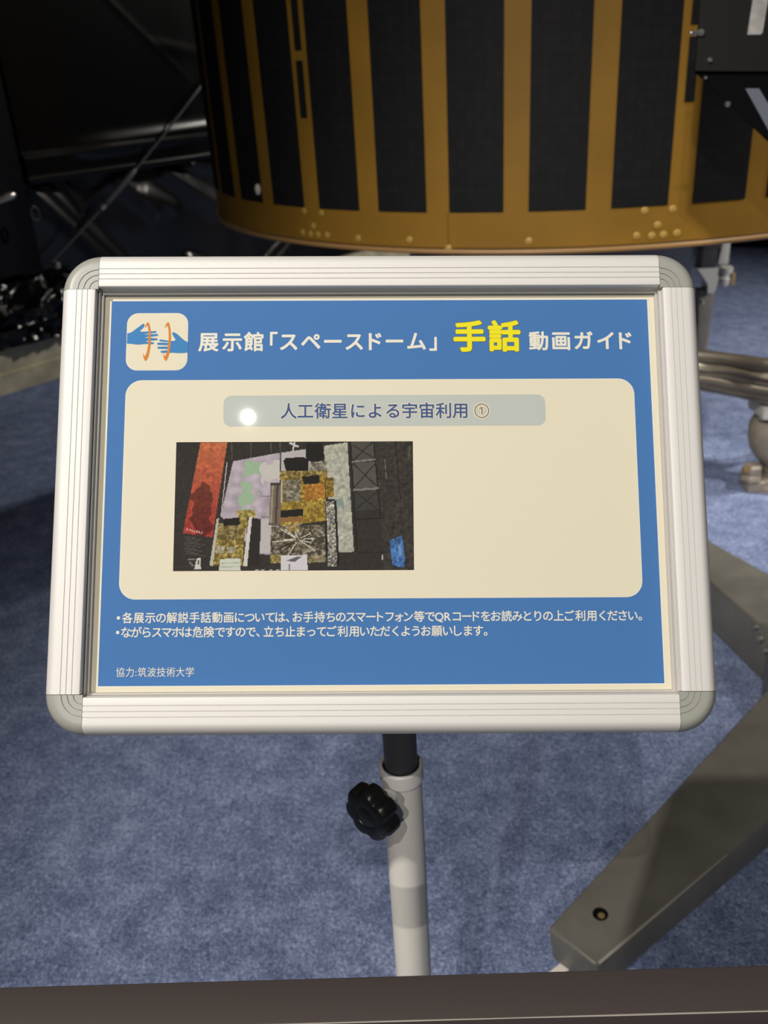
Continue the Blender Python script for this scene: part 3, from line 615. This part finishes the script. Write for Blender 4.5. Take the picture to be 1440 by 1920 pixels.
# ---- printed photograph: a fine mesh whose vertices carry the ink colours
def picture():
    NX, NY = 340, 186
    X, Y = np.meshgrid(np.linspace(0, 1440, NX) * (1370 - 72) / 1440 + 72, np.linspace(80, 775, NY))
    rng = np.random.default_rng(7)
    def blur(a, n):
        for _ in range(n): a = (a + np.roll(a, 1, 0) + np.roll(a, -1, 0) + np.roll(a, 1, 1) + np.roll(a, -1, 1)) / 5
        return a
    def nz(n):
        a = blur(rng.standard_normal((NY, NX)), n); return a / a.std()
    n1, n3, n12, nz_s = nz(1), nz(4), nz(30), nz(3)
    I = np.zeros((NY, NX, 3)); I[:] = (47, 43, 40); I *= (1 - 0.12 * np.clip((300 - Y) / 300, 0, 1))[..., None]; I += n3[..., None] * 1.5
    def inside(poly):
        c = np.zeros(X.shape, bool); n = len(poly)
        for i in range(n):
            (xa, ya), (xb, yb) = poly[i], poly[(i + 1) % n]
            if ya == yb: continue
            k = ((ya > Y) != (yb > Y)) & (X < (xb - xa) * (Y - ya) / (yb - ya) + xa); c ^= k
        return c
    def fill(poly, col, tex=None, amp=0.0):
        k = inside(poly); v = np.array(col, float)[None, :] * np.ones((k.sum(), 1))
        if tex is not None: v *= (1 + amp * tex[k])[:, None]
        I[k] = v; return k
    def seg(a, b, w, col):
        dx, dy = b[0] - a[0], b[1] - a[1]; L = math.hypot(dx, dy); dx /= L; dy /= L
        t = (X - a[0]) * dx + (Y - a[1]) * dy; q = np.abs((X - a[0]) * dy - (Y - a[1]) * dx); k = (t > 0) & (t < L) & (q < w); I[k] = col
    # lattice tower and curtain at right
    fill([(1160, 82), (1366, 82), (1370, 775), (1210, 775)], (54, 50, 46), n3, 0.10)
    seg((1275, 82), (1300, 400), 3, (35, 32, 30)); seg((1215, 180), (1225, 290), 3, (95, 92, 88)); seg((1355, 100), (1345, 180), 3, (90, 88, 82))
    fill([(1028, 82), (1155, 82), (1160, 175), (1040, 185)], (74, 72, 68)); fill([(1036, 200), (1165, 190), (1175, 330), (1045, 335)], (80, 78, 74)); fill([(1046, 350), (1180, 345), (1188, 450), (1052, 460)], (58, 56, 53))
    for a, b, w in (((1028, 82), (1062, 680), 4), ((1155, 82), (1192, 500), 4), ((1036, 192), (1165, 178), 5), ((1042, 345), (1182, 336), 6), ((1052, 503), (1208, 498), 4), ((1070, 682), (1215, 680), 3)): seg(a, b, w, (118, 116, 112) if w > 4 else (30, 28, 27))
    for a, b in (((1040, 185), (1150, 82)), ((1040, 100), (1160, 175)), ((1045, 335), (1168, 195)), ((1040, 200), (1178, 330)), ((1055, 450), (1180, 350)), ((1048, 350), (1185, 460))): seg(a, b, 3, (38, 36, 34))
    for x in (375, 480, 590, 640): seg((x, 82), (x + 4, 180), 2.5, (78, 76, 73))
    # red banner
    k = fill([(205, 80), (352, 82), (280, 597), (120, 572)], (178, 76, 44))
    f = np.clip((Y - 80) / 500, 0, 1)[..., None]; I[k] = ((1 - f) * np.array((190, 96, 52)) + f * np.array((166, 44, 38)))[k] * (1 + 0.06 * n3[k])[:, None]
    k2 = k & ((np.hypot((X - 215) / 60, (Y - 450) / 140) + 0.25 * n12) < 1); I[k2] *= 0.62
    for i, s in enumerate((3, 5, 4, 6, 5, 3, 5)): seg((140 + i * 13, 554 + i * 3), (147 + i * 13, 555 + i * 3), 6, (205, 150, 135))
    for i in range(9): seg((128 + (i % 3) * 5, 592 + i * 11), (190 + (i * 37) % 60, 600 + i * 12), 1.6, (86, 82, 78))
    fill([(198, 708), (218, 706), (222, 766), (186, 766)], (195, 192, 186)); fill([(203, 715), (213, 715), (212, 740), (202, 740)], (60, 57, 55)); seg((150, 712), (188, 712), 4, (120, 116, 112)); seg((158, 725), (180, 748), 5, (110, 106, 102))
    # lilac map boards
    k = fill([(385, 186), (640, 140), (645, 690), (530, 688), (322, 482)], (164, 153, 168), n12, 0.05)
    g = k & ((np.hypot((X - 505) / 55, (Y - 235) / 45) + 0.35 * n12 < 1) | (np.hypot((X - 470) / 34, (Y - 370) / 95) + 0.35 * n12 < 1)); I[g] = (142, 176, 142)
    g = k & (np.hypot((X - 590) / 52, (Y - 250) / 70) + 0.3 * n12 < 1); I[g] = (186, 182, 180)
    seg((352, 190), (325, 482), 2, (190, 182, 190)); seg((550, 378), (590, 378), 2, (90, 86, 88)); seg((545, 488), (590, 488), 2, (90, 86, 88))
    fill([(648, 140), (800, 118), (850, 500), (650, 560)], (174, 168, 172))
    fill([(535, 500), (600, 500), (600, 684), (528, 684)], (178, 172, 178))
    k = fill([(880, 104), (1010, 84), (1046, 677), (955, 680), (905, 400)], (164, 165, 152), n3, 0.06)
    g = k & (np.hypot((X - 985) / 50, (Y - 415) / 36) + 0.3 * n12 < 1); I[g] = (120, 142, 138)
    # big satellite
    foil = np.abs(nz(2)) * 0.9; crease = np.abs(nz(6)); crease = np.exp(-crease * 3)
    def foilfill(poly, dark, mid, hi):
        k = inside(poly); a = np.clip(0.35 + 0.5 * n3, 0, 1)[..., None]
        v = (1 - a) * np.array(dark, float) + a * np.array(mid, float); c_ = (0.7 * crease * np.clip(nz_s + 0.5, 0, 1.2))[..., None]
        I[k] = np.clip(v * (1 - c_) + np.array(hi, float) * c_, 0, 255)[k]
    seg((692, 85), (742, 108), 5, (196, 196, 200)); seg((720, 82), (712, 130), 4, (190, 190, 195))
    fill([(785, 90), (870, 86), (884, 165), (868, 186), (800, 188), (783, 165)], (26, 24, 24)); fill([(660, 185), (672, 170), (770, 163), (800, 180), (796, 240), (680, 254), (668, 215)], (24, 22, 22))
    foilfill([(800, 195), (890, 185), (900, 245), (800, 255)], (90, 84, 70), (140, 134, 122), (205, 200, 190))
    foilfill([(640, 240), (900, 240), (905, 300), (640, 290)], (96, 76, 28), (156, 128, 52), (216, 196, 130))
    foilfill([(655, 285), (885, 270), (892, 412), (655, 412)], (112, 84, 20), (172, 134, 36), (226, 200, 100))
    foilfill([(662, 290), (755, 282), (755, 410), (662, 414)], (84, 78, 60), (132, 124, 100), (205, 198, 176))
    fill([(760, 272), (856, 262), (860, 300), (846, 310), (775, 312)], (30, 26, 22))
    foilfill([(780, 318), (888, 305), (892, 400), (780, 405)], (150, 88, 20), (184, 120, 30), (226, 180, 80))
    foilfill([(640, 412), (890, 392), (892, 510), (640, 540)], (118, 92, 20), (168, 138, 34), (224, 204, 110))
    fill([(612, 458), (770, 445), (772, 484), (614, 494)], (28, 25, 23)); fill([(640, 494), (772, 486), (772, 512), (640, 518)], (140, 96, 48))
    foilfill([(890, 280), (935, 276), (938, 380), (895, 385)], (96, 74, 16), (156, 124, 30), (214, 190, 90))
    fill([(592, 312), (648, 306), (648, 535), (585, 528)], (110, 96, 82)); seg((604, 318), (596, 525), 5, (150, 136, 120)); seg((630, 318), (622, 525), 6, (70, 60, 52)); seg((590, 312), (650, 312), 8, (60, 56, 50)); seg((584, 526), (645, 532), 7, (92, 84, 70))
    foilfill([(598, 540), (890, 530), (892, 730), (592, 730)], (62, 56, 44), (124, 114, 94), (206, 200, 186))
    for i in range(26):
        a = rng.uniform(0, 2 * PI); r0, r1 = rng.uniform(10, 40), rng.uniform(70, 150)
        p, q = (745 + r0 * math.cos(a), 610 + r0 * 0.6 * math.sin(a)), (745 + r1 * math.cos(a), 610 + 0.65 * r1 * math.sin(a))
        if 600 < q[0] < 888 and 545 < q[1] < 725: seg(p, q, 2.2, (204, 198, 184) if i % 2 else (46, 42, 34))
    foilfill([(680, 535), (750, 532), (750, 565), (690, 570)], (120, 100, 50), (180, 156, 92), (226, 214, 170))
    k = fill([(893, 405), (940, 400), (957, 752), (905, 756)], (134, 132, 124), n1, 0.28); seg((893, 400), (942, 398), 6, (36, 33, 30)); seg((945, 400), (962, 750), 6, (30, 27, 26))
    fill([(892, 510), (900, 510), (905, 690), (895, 700)], (30, 27, 24)); foilfill([(600, 690), (655, 690), (655, 735), (600, 735)], (110, 96, 40), (160, 142, 70), (215, 200, 140)); foilfill([(800, 700), (885, 690), (885, 725), (800, 735)], (110, 96, 60), (150, 138, 100), (210, 204, 180))
    k = fill([(652, 694), (795, 692), (796, 775), (652, 775)], (196, 194, 204)); fill([(735, 703), (765, 703), (725, 730), (680, 722)], (92, 88, 96)); seg((697, 740), (697, 772), 3, (110, 108, 130))
    for x in (515, 545, 590, 625): seg((x, 771), (x + 18, 771), 3, (200, 198, 200))
    # small satellite
    foilfill([(405, 455), (500, 448), (515, 475), (470, 560), (430, 520)], (120, 104, 40), (172, 152, 64), (224, 212, 150))
    foilfill([(300, 520), (460, 520), (445, 745), (270, 748)], (104, 86, 26), (160, 136, 50), (222, 206, 130))
    foilfill([(310, 525), (430, 525), (420, 610), (310, 612)], (92, 76, 34), (138, 118, 64), (200, 186, 130))
    fill([(335, 498), (425, 490), (430, 530), (340, 536)], (30, 27, 24)); fill([(302, 497), (314, 496), (286, 750), (268, 745)], (176, 172, 158))
    foilfill([(300, 640), (350, 640), (345, 680), (300, 682)], (140, 132, 100), (176, 168, 140), (220, 214, 196)); foilfill([(362, 645), (410, 645), (408, 680), (362, 682)], (130, 122, 92), (160, 152, 124), (214, 208, 186))
    fill([(470, 486), (542, 500), (536, 746), (455, 752)], (38, 35, 34)); fill([(476, 486), (494, 488), (470, 752), (448, 752)], (196, 194, 190))
    k = fill([(325, 712), (432, 708), (436, 775), (318, 775)], (196, 198, 186)); seg((330, 735), (430, 732), 3, (150, 172, 150)); seg((328, 755), (432, 752), 3, (160, 178, 160))
    # blue screen
    k = fill([(1238, 618), (1305, 590), (1326, 742), (1312, 762), (1255, 750)], (52, 104, 176), n3, 0.16); seg((1290, 640), (1300, 700), 8, (96, 142, 196)); seg((1198, 695), (1200, 722), 4, (170, 168, 165))
    g_ = I.mean(2, keepdims=True); I = g_ + (I - g_) * 0.80; I = blur(I, 1) if False else I; I += n1[..., None] * 2.0
    return np.clip(I, 0, 255), NX, NY
img, NX, NY = picture()
img = ((img / 255.0 + 0.055) / 1.055) ** 2.4
me = bpy.data.meshes.new('printed_photograph')
gx, gy = np.meshgrid(np.linspace(0, 1, NX), np.linspace(1, 0, NY))
px = (-151.6 + gx * 175.7) * mm; py = (-61.4 + gy * 95.8) * mm
co = np.stack([px.ravel(), py.ravel(), np.full(px.size, 0.3 * mm)], 1)
Mx = np.array(XF); co = co @ Mx[:3, :3].T + Mx[:3, 3] - np.array(sign.location)
idx = np.arange(NX * NY).reshape(NY, NX); q = np.stack([idx[1:, :-1].ravel(), idx[1:, 1:].ravel(), idx[:-1, 1:].ravel(), idx[:-1, :-1].ravel()], 1)
me.from_pydata(co.tolist(), [], q.tolist())
ca = me.color_attributes.new('Col', 'FLOAT_COLOR', 'POINT'); ca.data.foreach_set('color', np.concatenate([img.reshape(-1, 3), np.ones((NX * NY, 1))], 1).ravel().astype(np.float32))
me.materials.append(M_picture)
o = bpy.data.objects.new('printed_photograph', me); COL.objects.link(o); o.parent = poster; o['label'] = 'printed photograph of gold-foil satellites'

bm = NB(); flat(bm, ((-209.5, -149), (209.5, -149), (209.5, 149), (-209.5, 149)), 1.1); obj('clear_cover', up_faces(bm), M_film, sign, XF, smooth=0, recalc=False)

# ---- pole, clamp and base
obj('upper_tube', lathe(NB(), [(0.0154, 0.80), (0.0154, 1.198), (0.0, 1.198)], (BX, BYY, 0), None, 40), M_tube, sign)
bm = NB(); box(bm, (0.003, 0.045, -0.0215), (0.06, 0.09, 0.02), 0.002); obj('mount_bracket', bm, M_tube, sign, XF)
obj('lower_tube', lathe(NB(), [(0.0165, 0.907), (0.0185, 0.907), (0.0185, 0.006), (0.0, 0.006)], (BX, BYY, 0), None, 48, False), M_pole, sign)
bm = NB(); lathe(bm, [(0.0166, 0.900), (0.0166, 0.917), (0.0175, 0.9195), (0.0190, 0.9195), (0.0203, 0.918), (0.0205, 0.916), (0.0203, 0.904), (0.0188, 0.902), (0.0186, 0.900)], (BX, BYY, 0), None, 48, False); obj('collar', bm, M_collar, sign)
ax = Vector((-0.66, -0.75, 0.0)).normalized(); kc = Vector((BX, BYY, 0.894)); 
bm = NB(); R3 = Vector((0, 0, 1)).rotation_difference(ax).to_matrix()
NS = 96; prof = [(0.45, 0.028), (0.60, 0.033), (0.90, 0.033), (0.985, 0.035), (1.0, 0.0375), (1.0, 0.046), (0.975, 0.0495), (0.90, 0.0520), (0.70, 0.0530), (0.45, 0.0526), (0.43, 0.0520), (0.40, 0.0522), (0.0, 0.0528)]
rings = []
for f, z in prof:
    if f == 0: rings.append([bm.verts.new(R3 @ Vector((0, 0, z)) + kc)]); continue
    ring = []
    for k in range(NS):
        a = 2 * PI * k / NS; lob = 1 + (0.085 * math.cos(7 * a + 0.5) - 0.022 * math.cos(14 * a + 1.0)) * max(0, (f - 0.55) / 0.45)
        ring.append(bm.verts.new(R3 @ Vector((0.0255 * f * lob * math.cos(a), 0.0255 * f * lob * math.sin(a), z)) + kc))
    rings.append(ring)
for a, b in zip(rings[:-1], rings[1:]):
    for k in range(NS):
        if len(b) == 1: bm.faces.new((a[k], a[(k + 1) % NS], b[0]))
        else: bm.faces.new((a[k], a[(k + 1) % NS], b[(k + 1) % NS], b[k]))
bm.faces.new(rings[0])
knob = obj('clamp_knob', bm, M_knob, sign)
obj('knob_stem', lathe(NB(), [(0.0085, 0.0165), (0.0085, 0.0215), (0.0050, 0.0225), (0.0050, 0.029)], kc, ax, 20), M_collar, knob)
obj('base_plate', lathe(NB(), [(0.0, 0.0), (0.155, 0.0), (0.16, 0.003), (0.158, 0.009), (0.05, 0.012), (0.024, 0.014), (0.022, 0.03), (0.0186, 0.032)], (BX, BYY, 0), None, 64, False), M_pole, sign)

# ------------------------------------------------------------------ barrier rail in the foreground
RZ = 0.870
d1 = Vector((0.2697 + 0.3212, 0.4555 - 0.4766, 0)).normalized(); dn = Vector((d1.y, -d1.x, 0)); p0 = Vector((-0.0257, 0.4660, RZ))
def rl(t, w, z): return p0 + d1 * t + dn * w + Vector((0, 0, z))
br_ = empty('barrier_rail', (p0.x, p0.y, 0), 'dark brown-black barrier rail across the bottom of the photo', 'barrier')
bm = NB(); hexa(bm, [rl(-1.1, 0, -0.036), rl(1.1, 0, -0.036), rl(1.1, 0.037, -0.036), rl(-1.1, 0.037, -0.036)], [rl(-1.1, 0, 0), rl(1.1, 0, 0), rl(1.1, 0.037, 0), rl(-1.1, 0.037, 0)], 0.0012); bar = obj('top_bar', bm, M_rail, br_)
bm = NB(); tube(bm, [rl(-0.30 + 0.08 * k, 0.0367, -0.0004) for k in range(9)], [0.0002, 0.0003, 0.0005, 0.0004, 0.0006, 0.0004, 0.0007, 0.0006, 0.0004], 6)
o = obj('wear_highlight_edge', bm, M_wear_highlight, bar); o['label'] = 'worn front edge with its highlight painted pale'  # chipped edge; the light it catches is painted into the pale colour
for t in (-0.95, 0.95):
    bm = NB(); box(bm, rl(t, 0.016, -0.436), (0.03, 0.03, 0.80), 0.001); obj('post', bm, M_rail, br_)
    bm = NB(); box(bm, rl(t, 0.016, -RZ + 0.004), (0.14, 0.14, 0.008), 0.002); obj('post_foot', bm, M_rail, br_)
